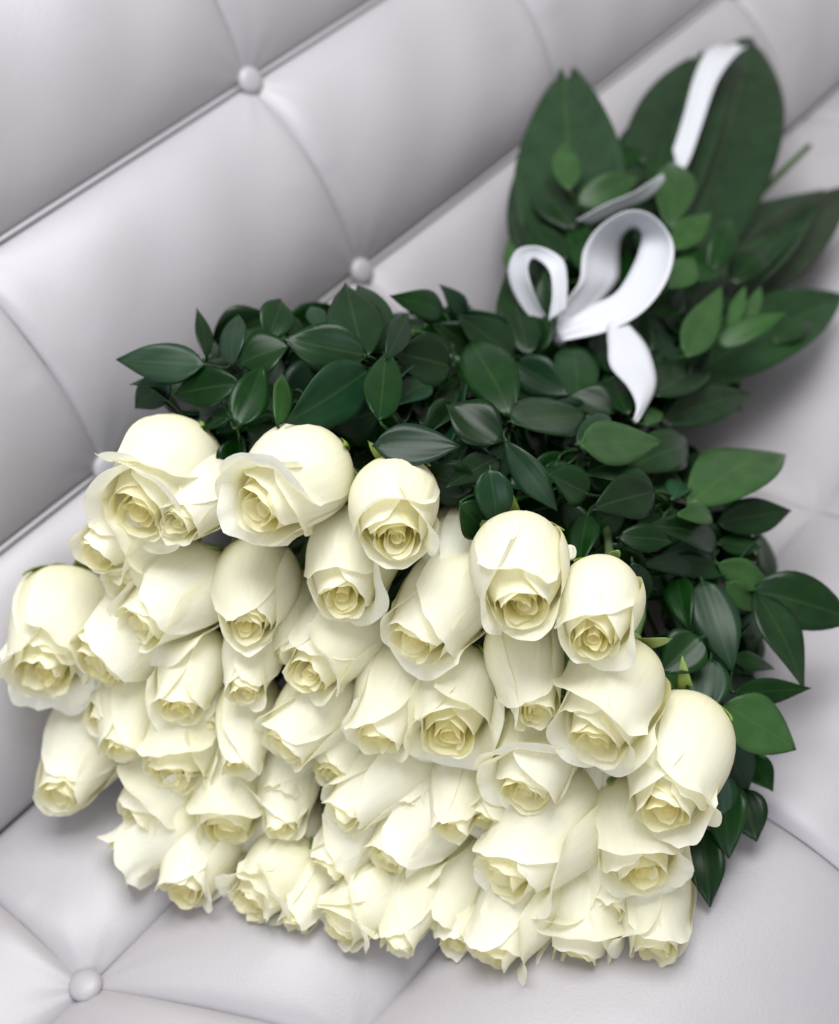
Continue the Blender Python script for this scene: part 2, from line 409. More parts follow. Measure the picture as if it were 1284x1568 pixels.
def rose(label, O, a, R, H, style, lean):
    """O centre of the opening, a axis (towards the opening), R radius, H length in radii"""
    base = O - a * R * H
    q = Vector(a).to_track_quat('Z', 'Y')
    mw = Matrix.Translation(Vector(base)) @ q.to_matrix().to_4x4() @ Matrix.Rotation(rng.uniform(0, 6.28), 4, 'Z')
    root = empty('rose', label, 'rose', 'cream white roses of the bouquet', mw=mw)
    wv = 2.6 if style == 'f' else 1.0
    if style == 'f': style = 'o'
    rim = {'b': .34, 'm': .43, 'o': .53}[style] + rng.uniform(-.03, .04)
    g = 2.39996; t0 = rng.uniform(0, 6.28)
    k = 0
    curls = {'b': [.30, .15, .5, .2], 'm': [1.4, .45, .8, .3], 'o': [2.0, 1.2, .8, 1.6, .5]}[style]
    for i, cl in enumerate(curls):
        petal(root, R, H, rim + .07, 1.0 - .036 * i, t0 + g * k, rng.uniform(1.15, 1.6), cl * rng.uniform(.7, 1.25), rng.uniform(.70, .84), .05, rng.uniform(.93, 1.03) - .008 * i, 0.0, pt=rng.choice([.0, .0, .01, .03]), wave=wv); k += 1
    for i in range(3):
        petal(root, R, H, rim, .88 - .09 * i, t0 + g * k, rng.uniform(1.5, 1.9), rng.uniform(.25, .7), rng.uniform(.84, .90), .07, rng.uniform(.97, 1.0) - .008 * i, .10 + .20 * i, pt=.0, drop=.10, wave=wv); k += 1
    for i in range(4):
        petal(root, R, H, rim, .64 - .12 * i, t0 + g * k, rng.uniform(1.7, 2.3), rng.uniform(.25, .6), .87, .12, .985 - .010 * i, .70 + .08 * i, ns=12, nu=19, pt=.0, drop=.08, wave=wv); k += 1
    scroll(root, R, H, .15 * rim / .5, 2.2, .45, .955)
    # calyx, sepals
    V, Fc = lathe([(.07, -.34), (.13, -.30), (.20, -.20), (.22, -.10), (.17, -.02), (.14, .05)], 12)
    obj('calyx', mesh_from('calyx', V * R, Fc, SEPAL), root)
    for i in range(5):
        n, m = 9, 5; s = np.linspace(0, 1, n)[:, None] * np.ones((1, m)); uu = np.linspace(-1, 1, m)[None, :] * np.ones((n, 1))
        refl = rng.uniform(-.6, 2.4); ph = 1.25 + (refl - 1.25) * sst(.15, .9, s[:, :1])
        ds = 1.05 / n; rr_ = .16 + np.cumsum(np.sin(ph) * ds, 0); z_ = -.05 + np.cumsum(np.cos(ph) * ds, 0)
        if refl < .8: rr_ = np.maximum(rr_, np.interp(z_ / H, *profile(rim)) * 1.07 * sst(-.05, .12, z_))
        wd = .16 * (1 - s) ** .7 * (1 + .5 * s)
        A = i * 1.2566 + rng.uniform(-.15, .15); e1 = np.array([math.cos(A), math.sin(A), 0]); e2 = np.array([-math.sin(A), math.cos(A), 0])
        P = (rr_ * np.ones((1, m)) - .03 * uu ** 2)[..., None] * e1 + (uu * wd)[..., None] * e2 + (z_ * np.ones((1, m)))[..., None] * np.array([0, 0, 1.0])
        V, Fc = sheet(P * R, .0006)
        uv = np.tile(np.stack([uu * .5 + .5, s], -1).reshape(-1, 2), (2, 1))
        obj('sepal', mesh_from('sepal', V, Fc, SEPAL, uv), root)
    # stem to the tie and on to its cut end
    inv = mw.inverted()
    b0 = base - a * R * .3
    tj = TIE + np.array([0, rng.uniform(-.022, .022), rng.uniform(-.035, .004)])
    dirn = nrm(np.array([1.0, .05, .0]))
    e = tj + np.array([rng.uniform(.12, .18), rng.uniform(-.03, .02), rng.uniform(-.012, .012)])
    pts = np.vstack([bez(b0, b0 - a * .09 - np.array([0, 0, .02]), tj - dirn * .10, tj, 16)[:-1], bez(tj, tj + dirn * .06, e - dirn * .05, e, 8)])
    for i in range(1, len(pts)):
        pts[i, 2] = max(pts[i, 2], .022)
    ptl = np.array([inv @ Vector(p) for p in pts])
    V, Fc = tube(ptl, .0026, 6)
    obj('stem', mesh_from('stem', V, Fc, STEM), root)
    return root

ROSES = [  # opening px, direction from base px, width px, style, z tweak, label
 (205, 792, 285, 690, 178, 'o', .0, 'wide open white rose at the upper left corner of the bouquet'),
 (265, 808, 352, 720, 120, 'b', .0, 'tight white rose wedged between the two wide open roses of the top row'),
 (392, 785, 500, 700, 178, 'o', .012, 'broad open white rose with drooping upper petal, middle of the top row'),
 (605, 832, 608, 720, 150, 'm', .012, 'white rose with round yellow heart, right end of the top row'),
 (142, 852, 215, 800, 136, 'm', 0, 'small white rose below the upper left corner rose, beside the backrest'),
 (205, 962, 320, 880, 150, 'm', 0, 'long white rose lying on its side under the two left roses of the top row'),
 (376, 966, 402, 850, 142, 'b', 0, 'closed tube-shaped white rose just below the broad open top row rose'),
 (520, 922, 548, 825, 152, 'm', 0, 'white rose with pointed outer petal, left below the round yellow-hearted one'),
 (625, 990, 705, 890, 158, 'm', 0, 'plump white rose with golden heart turned left, near the bouquet centre top'),
 (800, 935, 792, 810, 165, 'm', .015, 'round white rose standing highest on the right, under the dark leaves'),
 (905, 985, 925, 890, 140, 'm', .008, 'white rose with clear yellow spiral heart, right of the highest round one'),
 (62, 1040, 108, 912, 176, 'f', 0, 'frilled white rose at the far left edge of the picture'),
 (140, 1022, 215, 955, 164, 'm', 0, 'white rose with tan heart next to the frilled far left one'),
 (270, 1092, 302, 1000, 118, 'm', 0, 'slim white rose left below the closed tube-shaped rose'),
 (370, 1068, 396, 965, 104, 'b', 0, 'narrow tube-shaped white rose directly under the other tube-shaped one'),
 (465, 1040, 535, 955, 150, 'm', 0, 'white rose with a long folded petal, second row left of the centre'),
 (578, 1142, 612, 1040, 138, 'm', 0, 'white rose with pale bud tip showing in its cup, centre of the bouquet'),
 (685, 1135, 702, 1030, 150, 'o', 0, 'white rose with broad curled lip and yellow heart right of the centre'),
 (825, 1098, 798, 985, 128, 'b', 0, 'slanting oval white bud below the highest round rose on the right'),
 (905, 1142, 950, 1030, 168, 'o', .01, 'large ruffled white rose below the yellow spiral one on the right'),
 (1015, 1250, 1052, 1090, 178, 'm', .005, 'big smooth white rose at the right edge beside dark leaves'),
 (88, 1225, 152, 1108, 148, 'b', 0, 'closed white bud pointing down left at the lower left edge'),
 (185, 1155, 198, 1075, 112, 'b', 0, 'thin white rose squeezed in right of the closed lower left bud'),
 (260, 1195, 292, 1112, 138, 'o', 0, 'open white rose with pale lip, left half under the slim rose'),
 (365, 1180, 378, 1105, 108, 'b', 0, 'small white bud under the lower tube-shaped rose'),
 (430, 1148, 492, 1080, 134, 'm', 0, 'white rose with crumpled heart left below the centre rose'),
 (515, 1252, 592, 1185, 140, 'b', 0, 'white rose with small scalloped mouth under the centre rose'),
 (800, 1222, 832, 1135, 150, 'o', 0, 'white rose with wide crescent lip under the slanting oval bud'),
 (690, 1275, 704, 1190, 104, 'b', 0, 'slim plain white rose between the curled-lip and crescent-lip roses'),
 (205, 1265, 255, 1208, 134, 'm', 0, 'white rose with round lip in the lower left, right of the closed bud'),
 (345, 1278, 356, 1212, 136, 'o', 0, 'wide white rose in the lower left under the small bud'),
 (430, 1278, 442, 1195, 100, 'b', 0, 'white bud with open tip left of the scalloped-mouth rose'),
 (585, 1322, 655, 1250, 148, 'm', 0, 'white rose lying left with glossy side, lower middle of the bouquet'),
 (760, 1350, 852, 1255, 178, 'm', .008, 'large white rose with hanging pointed petal in the lower right'),
 (985, 1345, 962, 1225, 152, 'o', 0, 'ruffled white rose directly under the big smooth right edge rose'),
 (178, 1315, 242, 1276, 120, 'm', 0, 'lowest small white rose at the lower left, petal tip touching seat'),
 (275, 1372, 312, 1295, 132, 'm', 0, 'white rose with pointed drooping petal at the lower left rim'),
 (380, 1388, 432, 1330, 126, 'f', 0, 'frilled white rose on the bottom rim left of the middle'),
 (495, 1335, 535, 1285, 112, 'm', 0, 'white rose half hidden beneath the one lying left in the lower middle'),
 (510, 1428, 562, 1375, 116, 'o', 0, 'white rose on the bottom rim in the middle'),
 (605, 1455, 625, 1400, 104, 'b', 0, 'white bud on the bottom rim right of the middle'),
 (660, 1412, 705, 1345, 126, 'b', 0, 'smooth white bud left below the rose with hanging pointed petal'),
 (785, 1420, 806, 1370, 96, 'm', -.005, 'small white rose tucked beneath the rose with hanging pointed petal'),
 (745, 1470, 782, 1410, 144, 'm', 0, 'flat spread white rose on the bottom rim in the right half'),
 (880, 1470, 905, 1345, 140, 'o', 0, 'white rose with scrolled mouth on the bottom rim at right'),
 (1002, 1465, 1002, 1365, 128, 'm', 0, 'last white rose of the bottom rim at the lower right corner'),
 (448, 1422, 475, 1365, 96, 'b', -.005, 'small white rose between two frilled ones on the bottom rim'),
 (672, 905, 694, 830, 96, 'b', -.02, 'white rose mostly hidden behind the round yellow-hearted top row one'),
 (445, 1010, 452, 930, 90, 'b', -.02, 'white rose mostly hidden between tube-shaped rose and long folded petal'),
 (745, 1170, 760, 1080, 100, 'b', -.02, 'white rose mostly hidden right of the curled-lip rose'),
 (150, 1112, 192, 1035, 98, 'b', -.012, 'white rose between the frilled far left rose and the closed lower left bud'),
 (228, 1228, 255, 1150, 108, 'b', -.010, 'white rose in the left half between the open pale-lipped one and the round-lipped one'),
 (302, 1232, 322, 1160, 104, 'm', -.010, 'white rose wedged above the wide lower left one'),
 (325, 1345, 352, 1280, 108, 'b', -.008, 'white rose near the bottom rim right of the pointed drooping petal'),
 (432, 1352, 455, 1290, 104, 'm', -.008, 'white rose just above the left frilled one of the bottom rim'),
 (562, 1392, 585, 1325, 112, 'b', -.008, 'white rose directly below the glossy one lying left'),
 (692, 1452, 706, 1392, 100, 'b', -.008, 'white bud on the bottom rim left of the flat spread rose'),
 (838, 1405, 850, 1335, 108, 'b', -.010, 'white rose in the lower right between pointed petal and scrolled mouth'),
 (932, 1400, 930, 1310, 112, 'b', -.010, 'white rose in the lower right, left of the ruffled one'),
 (622, 1245, 655, 1175, 104, 'b', -.012, 'white rose mostly hidden under the curled-lip rose'),
 (182, 900, 235, 840, 112, 'b', -.010, 'white rose under the upper left corner roses, above the one on its side'),
 (320, 1120, 330, 1040, 90, 'b', -.02, 'white rose mostly hidden right of the slim rose in the left half'),
]
def zrose(px, py):
    s = (1290 + (px - 130) * .22 - py) / 650.0
    s = max(s, 0.0)
    return .030 + .225 * s ** .92
def axis_for(O, px, py, bx, by, elev):
    """horizontal-ish axis whose picture direction runs base -> opening"""
    dv = np.array([px - bx, py - by], float); dv /= np.linalg.norm(dv)
    c = RW.T @ (O - CAM); best = None
    for ps in np.linspace(0, 2 * math.pi, 361):
        a = np.array([math.cos(ps) * math.cos(elev), math.sin(ps) * math.cos(elev), math.sin(elev)])
        ac = RW.T @ a; v = np.array([ac[0] - c[0] / c[2] * ac[2], ac[1] - c[1] / c[2] * ac[2]])
        m_ = (v / (np.linalg.norm(v) + 1e-9)) @ dv
        if best is None or m_ > best[0]: best = (m_, a)
    return best[1]
MORE = [
 (505, 1195, 545, 1110, 112, 'b', -.012, 'white rose filling the dark gap left under the centre rose'),
 (742, 1262, 770, 1180, 100, 'm', -.014, 'white rose tucked left under the crescent-lip rose'),
 (905, 1275, 915, 1190, 96, 'b', -.020, 'white rose half hidden left of the big smooth right edge rose'),
 (428, 1222, 455, 1150, 96, 'b', -.012, 'white rose tucked under the crumpled-heart rose'),
]
_main = rng
for px, py, bx, by, wd, st, dz, lab in ROSES + MORE:
    if (px, py) == MORE[0][:2]: rng = np.random.default_rng(99)
    z = zrose(px, py) + dz
    O = at(px, py, z, mb=.05, ms=.022)
    s = np.clip((z - .03) / .225, 0, 1)
    el = math.radians(1 + 12 * s + rng.uniform(-7, 7))
    a = axis_for(O, px, py, bx, by, el)
    R = wd * .5 * depth(O) / F * .99
    H = {'b': 3.0, 'm': 2.75, 'o': 2.45, 'f': 2.4}[st] + rng.uniform(-.1, .1)
    H *= max(1.0, .024 / R) ** .6
    rose(lab, O, a, R, H, st, 0)
rng = _main

# ------------------------------------------------------------------ leaves
ZC = np.array([(250, 560, .195), (400, 500, .21), (600, 460, .195), (600, 600, .215), (750, 480, .16), (850, 520, .14), (930, 540, .125),
  (350, 620, .205), (480, 650, .215), (700, 700, .21), (850, 700, .19), (950, 650, .14), (1000, 800, .155), (1100, 700, .10), (1160, 720, .085), (1100, 850, .115),
  (1050, 950, .13), (1200, 950, .075), (1100, 1050, .11), (1170, 1120, .07), (1120, 1250, .05), (1090, 1340, .035), (950, 450, .11),
  (850, 250, .10), (900, 330, .10), (1000, 150, .09), (1150, 130, .09), (1130, 300, .08), (1200, 350, .065), (1284, 300, .05), (1200, 520, .035),
  (1100, 600, .03), (1250, 480, .03), (200, 680, .17), (900, 880, .16)])
ZC[:, 2] = np.where(ZC[:, 2] > .15, ZC[:, 2] * 1.17, np.where(ZC[:, 2] > .12, ZC[:, 2] * 1.08, ZC[:, 2]))
def zleaf(px, py):
    dd = (ZC[:, 0] - px) ** 2 + (ZC[:, 1] - py) ** 2 + 900
    w_ = 1 / dd ** 1.6
    return float((w_ * ZC[:, 2]).sum() / w_.sum())
def leaf_mesh(name, B, T, W, nv, mat, bend=.12, fold=.22, n=13, m=7, tipw=.85, twist=0.0, stalk=None, fat=.42, cut=1.0):
    """blade from B to T, width W, facing nv"""
    ax = T - B; Ln = np.linalg.norm(ax); ax = ax / Ln
    nv = nrm(nv - ax * (nv @ ax)); sd = np.cross(ax, nv)
    s = np.linspace(0, 1, n)[:, None] * np.ones((1, m)); u = np.linspace(-1, 1, m)[None, :] * np.ones((n, 1))
    e = math.log(.5) / math.log(fat)
    wf = np.sin(np.pi * np.clip(s * cut, 0, 1) ** e) ** tipw * (1 - .30 * s ** 4)
    wf = np.maximum(wf, .03 * (1 - s))
    a1, a2 = rng.uniform(0, 6.28, 2)
    tw = twist * (s - .3)
    across = W * .5 * u * wf * (1 + .03 * np.sin(9 * s + a1))
    lift = fold * np.abs(u) * W * .5 * wf
    lift = lift - bend * Ln * (4 * (s - .42) ** 2 - .4) * .5 + .035 * W * np.sin(6 * s + a2 + 1.5 * u) * np.abs(u)
    ca, sa = np.cos(tw), np.sin(tw)
    rag = (1 - cut) * (.55 * np.cos(5.2 * u + 1.1) - .25 * u ** 2) * s ** 3
    P = B + ((s + rag) * Ln)[..., None] * ax + (across * ca - lift * sa)[..., None] * sd + (across * sa + lift * ca)[..., None] * nv
    V, Fc = sheet(P, .0007)
    uv = np.tile(np.stack([u * .5 * (.3 + .7 * wf) + .5, s], -1).reshape(-1, 2), (2, 1))
    if stalk is not None:
        off = len(V); sv, sf = tube(bez(stalk, stalk + (B - stalk) * .3, B - ax * .008, P[0, m // 2] + ax * .002, 6), .0009, 5)
        V = np.vstack([V, sv]); Fc = Fc + [tuple(i + off for i in f) for f in sf]; uv = np.vstack([uv, np.full((len(sv), 2), .5)])
    return mesh_from(name, V, Fc, mat, uv)

# base px, tip px, width px, material (d dark, b blue green, l light), roll degrees, dz
HL = [
 (312,560,183,551,60,'b',10,.01),(321,566,203,590,32,'b',30,-.005),(258,580,207,625,46,'b',-20,0),(317,547,304,472,22,'d',40,0),(354,558,362,480,38,'b',-30,0),
 (410,520,433,457,50,'d',10,0),(430,495,470,512,32,'d',0,-.01),(492,505,476,466,28,'b',0,-.02),(440,530,366,556,68,'d',5,.005),(562,545,438,520,72,'d',-10,.01),
 (556,548,530,438,76,'d',10,.005),(588,542,548,440,62,'d',-25,-.005),(592,548,625,478,32,'b',40,.01),(368,588,268,602,62,'d',0,0),(365,652,402,562,56,'d',15,.01),
 (425,648,437,572,28,'l',45,.012),(566,566,446,645,74,'b',-30,.005),(580,642,592,535,56,'d',20,.01),(352,640,258,646,52,'d',10,-.01),(272,664,198,702,36,'b',0,-.01),
 (440,692,378,650,52,'d',0,-.01),(690,562,606,540,82,'d',0,0),(682,480,608,455,46,'d',0,-.01),(712,486,677,437,30,'b',20,-.01),(782,634,714,510,78,'d',10,.01),
 (788,545,704,486,62,'d',0,0),(810,545,776,422,62,'d',10,.0),(824,545,834,418,44,'d',-20,-.005),(788,556,868,604,56,'b',10,.012),(884,616,877,515,62,'d',10,.005),
 (925,575,929,504,52,'d',0,-.005),(938,632,873,604,62,'d',10,.01),(960,634,932,568,52,'d',0,.005),(946,575,994,561,28,'l',10,.02),(768,676,684,620,72,'d',0,.01),
 (782,645,894,636,80,'d',-5,.015),(572,682,700,684,66,'b',0,.01),(888,680,1006,678,64,'l',0,.015),(884,676,941,636,36,'b',0,0),(966,716,1064,674,66,'d',0,.005),
 (900,757,842,728,60,'d',0,.01),(773,676,851,780,42,'b',30,.012),(750,718,761,807,56,'b',-10,.005),(1003,752,912,776,64,'d',-10,.012),(1003,750,905,718,50,'d',20,0),
 (948,822,1028,828,42,'d',0,.005),(899,786,884,870,46,'d',10,0),(704,774,752,822,56,'d',0,-.005),(762,700,688,742,46,'d',0,-.01),(990,650,1011,624,26,'l',0,.01),
 (1055,768,1205,676,98,'l',-5,.012),(1098,800,1209,782,54,'d',5,.005),(1098,830,1162,838,36,'d',0,-.005),(1102,832,1003,800,58,'d',0,.012),(1040,788,1097,790,32,'l',20,.01),
 (1092,850,990,865,48,'b',-20,.005),(1075,888,1120,1022,68,'b',0,.01),(1098,864,1181,898,44,'l',0,.008),(1111,894,1158,935,36,'l',0,0),(1150,903,1310,948,84,'d',10,.005),
 (1157,905,1233,1048,56,'d',-35,.01),(1122,1008,1186,1022,28,'d',0,-.01),(1124,1062,1236,1054,36,'d',20,.0),(1072,976,1014,1028,68,'d',0,.005),(1088,1008,1078,1095,64,'b',10,.01),
 (968,862,983,930,42,'d',0,0),(1035,880,1052,962,42,'d',10,-.01),(1030,762,1048,732,36,'b',0,0),(1108,1078,1216,1146,84,'l',0,.008),(1100,1118,1142,1212,62,'b',0,0),
 (1140,1150,1182,1208,42,'d',0,-.01),(1130,1208,1158,1284,62,'d',0,0),(1110,1190,1113,1308,62,'d',10,.005),(1074,1265,1086,1382,56,'d',0,0),(1095,1178,1100,1272,62,'b',0,.01),
 # on the stems
 (872,292,862,218,42,'l',0,0.065),(884,312,977,272,52,'l',0,0.065),(1025,348,1036,238,58,'l',0,0.055),(1030,382,1087,324,42,'l',0,0.055),(1050,548,1102,443,50,'l',0,0.070),
 (1115,512,1140,438,22,'l',0,0.065),(1140,502,1165,438,22,'l',0,0.065),(1098,528,1202,478,38,'l',0,0.070),(792,425,778,368,28,'l',0,-0.030),(855,455,812,392,46,'d',0,-0.030),
 (978,482,1046,440,72,'d',0,0.027),(945,520,1045,562,92,'d',0,0.012),(1010,645,1150,600,60,'d',0,0),(905,330,845,300,60,'d',0,0.045),(880,352,815,270,62,'d',10,.045),(862,402,802,332,50,'d',0,.04),(902,422,880,332,52,'d',0,.035),(982,228,902,268,36,'d',0,.05),(942,392,890,368,50,'l',0,.03),(1002,302,1018,205,42,'d',0,.03),(1050,432,1102,378,58,'d',0,.05),(1120,432,1172,380,48,'d',0,.05),(1002,602,1082,560,66,'d',0,.03),(1062,622,1132,588,50,'d',0,.03),(1182,522,1242,488,38,'d',0,.045),(1022,440,1062,398,48,'l',0,.05),(1085,420,1125,330,40,'d',20,.055),(990,420,1010,330,60,'d',0,0.012),  # narrowest dark blade here stands in for the shade under a leaf
]
SPR = [  # stem tip px, label
 (300, 555, 'leafy dark sprig with paler leaves at the far left of the collar'),
 (350, 640, 'dark leafy sprig just above the upper left corner rose'),
 (425, 520, 'dark round-leaved sprig reaching up against the backrest, left of the middle'),
 (440, 660, 'leafy sprig with a light curled leaf above the broad open rose'),
 (575, 560, 'dense dark sprig with large round leaves below the hidden tuft button'),
 (690, 530, 'dark sprig with leaf tips left of the white bow'),
 (800, 545, 'upright dark sprig directly below the small bow loop'),
 (780, 655, 'star-shaped dark sprig in the middle of the leaf collar'),
 (640, 690, 'blue-green broad leaf sprig above the round yellow-hearted rose'),
 (900, 610, 'dark sprig under the bow knot beside the hanging ribbon tail'),
 (890, 690, 'sprig with a bright light-green leaf right of the star-shaped one'),
 (760, 745, 'bluish narrow-leaved sprig above the highest round rose'),
 (940, 760, 'dark sprig with folded leaves above the yellow spiral rose'),
 (1060, 775, 'sprig with one very large pale green leaf on the right'),
 (1100, 835, 'dark sprig with horizontal leaves on the right, below the large pale leaf'),
 (970, 850, 'small-leaved dark sprig right beside the highest round rose'),
 (1065, 900, 'bluish hanging-leaf sprig right of the yellow spiral rose'),
 (1155, 905, 'long dark sprig reaching the right edge of the picture'),
 (1120, 1020, 'dark sprig with thin pointed leaves lying over the seat at right'),
 (1085, 1000, 'dark sprig tucked above the big smooth right edge rose'),
 (1115, 1110, 'broad green leaf sprig at the right below the thin pointed leaves'),
 (1110, 1200, 'dark leafy sprig beside the big smooth right edge rose'),
 (1075, 1270, 'lowest dark leaf sprig beside the ruffled rose at lower right'),
 (880, 300, 'light green sprig lying on the left broad leaf above the bow'),
 (1028, 360, 'light green sprig right of the large bow loop'),
 (1100, 530, 'light green sprig on the lower broad leaf at right'),
 (820, 440, 'small green sprig showing through the small bow loop'),
 (980, 510, 'dark sprig behind the knot right of the bow'),
]
LM = {'d': LEAF, 'b': LEAFB, 'l': LEAFL}
spr_pts = [at(x, y, zleaf(x, y) - .022) for x, y, _ in SPR]
buckets = [[] for _ in SPR]
for h in HL:
    j = min(range(len(SPR)), key=lambda i: (SPR[i][0] - h[0]) ** 2 + (SPR[i][1] - h[1]) ** 2)
    buckets[j].append(h)
# leaves further inside the collar, behind the ones on top
for j, (x, y, _) in enumerate(SPR):
    if j >= 23: continue
    for _k in range(6):
        a = rng.uniform(0, 6.28); r_ = rng.uniform(8, 45)
        bx, by = x + r_ * math.cos(a), y + r_ * math.sin(a)
        a2 = a + rng.uniform(-.9, .9); ln = rng.uniform(70, 105)
        tx, ty = bx + ln * math.cos(a2), by + ln * math.sin(a2)
        if ty < 470 + max(0, 330 - tx) * .55 or tx < 215 or (tx - 1130) > 0 or tx + ty * .0 > 1130: continue
        if 940 < tx < 1130 and ty < 690: continue
        buckets[j].append((bx, by, tx, ty, rng.uniform(42, 66), rng.choice(['d', 'd', 'b']), rng.uniform(-50, 50), -rng.uniform(.018, .05)))
def inpoly(x, y, pg):
    c = False; n = len(pg)
    for i in range(n):
        (x1, y1), (x2, y2) = pg[i], pg[i - 1]
        if (y1 > y) != (y2 > y) and x < (x2 - x1) * (y - y1) / (y2 - y1) + x1: c = not c
    return c
PG = [(225,570),(300,525),(420,495),(560,470),(700,480),(830,490),(920,520),(975,640),(1060,690),(1150,740),(1165,850),(1185,940),(1160,1060),(1165,1150),(1135,1290),(1090,1360),(1050,1150),(1000,900),(870,830),(700,790),(540,720),(400,710),(330,710),(250,690)]
PS = [(800,330),(815,235),(960,215),(1010,330),(1070,420),(1120,590),(1010,640),(940,560),(860,470)]
for pg, cnt, lo, hi in ((PG, 330, .016, .085), (PS, 60, -.04, -.008)):
    c_ = 0
    while c_ < cnt:
        bx, by = rng.uniform(200, 1190), rng.uniform(240, 1370)
        if not inpoly(bx, by, pg): continue
        a = math.atan2(by - 520, bx - 930) + rng.uniform(-1.3, 1.3) if pg is PG else rng.uniform(0, 6.28)
        ln = rng.uniform(70, 112); tx, ty = bx + ln * math.cos(a), by + ln * math.sin(a)
        if not inpoly(tx, ty, pg): continue
        l2, h2 = (lo, hi) if pg is PG or not any(770 < q[0] < 1045 and 300 < q[1] < 660 for q in ((bx, by), (tx, ty), ((bx + tx) / 2, (by + ty) / 2))) else (-.014, .012)
        j = min(range(len(SPR)), key=lambda i: (SPR[i][0] - bx) ** 2 + (SPR[i][1] - by) ** 2)
        buckets[j].append((bx, by, tx, ty, rng.uniform(34, 68), rng.choice(['d', 'd', 'd', 'b', 'l'] if c_ % 5 == 0 else ['d', 'd', 'd', 'b']), rng.uniform(-65, 65), -rng.uniform(l2, h2)))
        c_ += 1
def cam_dir(P): return nrm(CAM - P)
for (sx_, sy_, lab), S0, bk in zip(SPR, spr_pts, buckets):
    if not bk: print('EMPTY SPRIG', lab); continue
    root = empty('ruscus_sprig', lab, 'foliage sprig', 'leafy green sprigs of the bouquet', loc=tuple(S0))
    inv = np.array(S0)
    tj = TIE + np.array([rng.uniform(-.01, .01), rng.uniform(-.02, .02), rng.uniform(-.02, .01)])
    if sx_ > 860 and sy_ < 540 or sx_ > 1080 and sy_ < 560: path = bez(tj, tj + np.array([.03, 0, 0]), S0 * .6 + tj * .4, S0, 12)
    else: path = bez(tj, tj + np.array([-.08, 0, 0]), S0 + nrm(tj - S0) * .05 + np.array([0, 0, -.01]), S0, 14)
    path[:, 2] = np.maximum(path[:, 2], .02)
    V, Fc = tube(path - inv, np.linspace(.0022, .0013, len(path)), 6)
    obj('stem', mesh_from('stem', V, Fc, STEM), root)
    for bx, by, tx, ty, wd, mt, roll, dz in bk:
        if dz > -.02 and wd < 90: tx, ty = bx + (tx - bx) * 1.03, by + (ty - by) * 1.03
        zb, zt = zleaf(bx, by) + dz, zleaf(tx, ty) + dz + rng.uniform(-.006, .008)
        mbk = .064 if by < 430 and bx > 780 else .036
        B = at(bx, by, zb, mb=mbk); T = at(tx, ty, zt, mb=mbk)
        Wd = wd * depth((B + T) / 2) / F * 1.10
        # a blade is never longer than about three widths
        Lm = max(3.0 * Wd, .05)
        if np.linalg.norm(T - B) > Lm * 1.15:
            r = ray(tx, ty); ks = np.linspace(.35, 1.6, 400); Q = CAM + ks[:, None] * r
            k = np.argmin(np.abs(np.linalg.norm(Q - B, axis=1) - Lm) + .2 * np.abs(Q[:, 2] - zt))
            Q2 = Q[k]
            if Q2[2] > .012 and (Q2 - B0) @ BN > .036: T = Q2
        c = cam_dir((B + T) / 2)
        ax = nrm(T - B); nv = nrm(.62 * c + .38 * np.array([0, 0, 1.0]))
        q = math.radians(roll + rng.uniform(-9, 9)); nv = nrm(nv - ax * (nv @ ax)); sd = np.cross(ax, nv)
        nv = nv * math.cos(q) + sd * math.sin(q)
        k = np.argmin(np.linalg.norm(path - B, axis=1)); st = path[k]
        me = leaf_mesh('leaf', B - inv, T - inv, Wd / max(.6, math.cos(q)), nv, LM[mt], bend=rng.uniform(-.05, .22), fold=rng.uniform(.02, .24), twist=rng.uniform(-.5, .5), stalk=st - inv, fat=rng.uniform(.38, .48))
        obj('leaf', me, root)

# broad wrapping leaves round the stems
BL = [
 (885,490,862,106,156,BROAD,0,.03,.46,'left broad green leaf wrapping the stems, tip bent against the backrest'),
 (862,470,803,225,95,BROAD,-20,.015,.5,'narrow edge of a broad leaf at the far left of the stem wrap'),
 (965,430,1076,76,138,BROAD,-10,.03,.5,'middle broad leaf behind the upright white ribbon tail'),
 (1012,500,1161,46,158,BROAD,15,.04,.56,'tallest broad pointed leaf right of the upright ribbon tail'),
 (955,560,1266,276,112,BROAD,-10,.035,.5,'long broad leaf pointing to the right edge below the tallest one'),
 (1040,500,1320,280,95,BROWN,20,.01,.5,'dull grey-green broad leaf leaving the picture at right'),
 (930,470,965,190,90,BROAD,25,.02,.5,'dark broad leaf filling the space between the left and middle leaves'),
 (1000,560,1262,300,70,BROAD,-30,.045,.45,'narrow upper leaf lying on the long one that points right'),
 (985,610,1300,445,112,BROAD,-5,.018,.5,'lowest broad leaf lying on the seat at right'),
 (940,560,1140,628,64,BROWN,10,.0,.5,'shaded narrow leaf under the stems, touching the seat'),
]
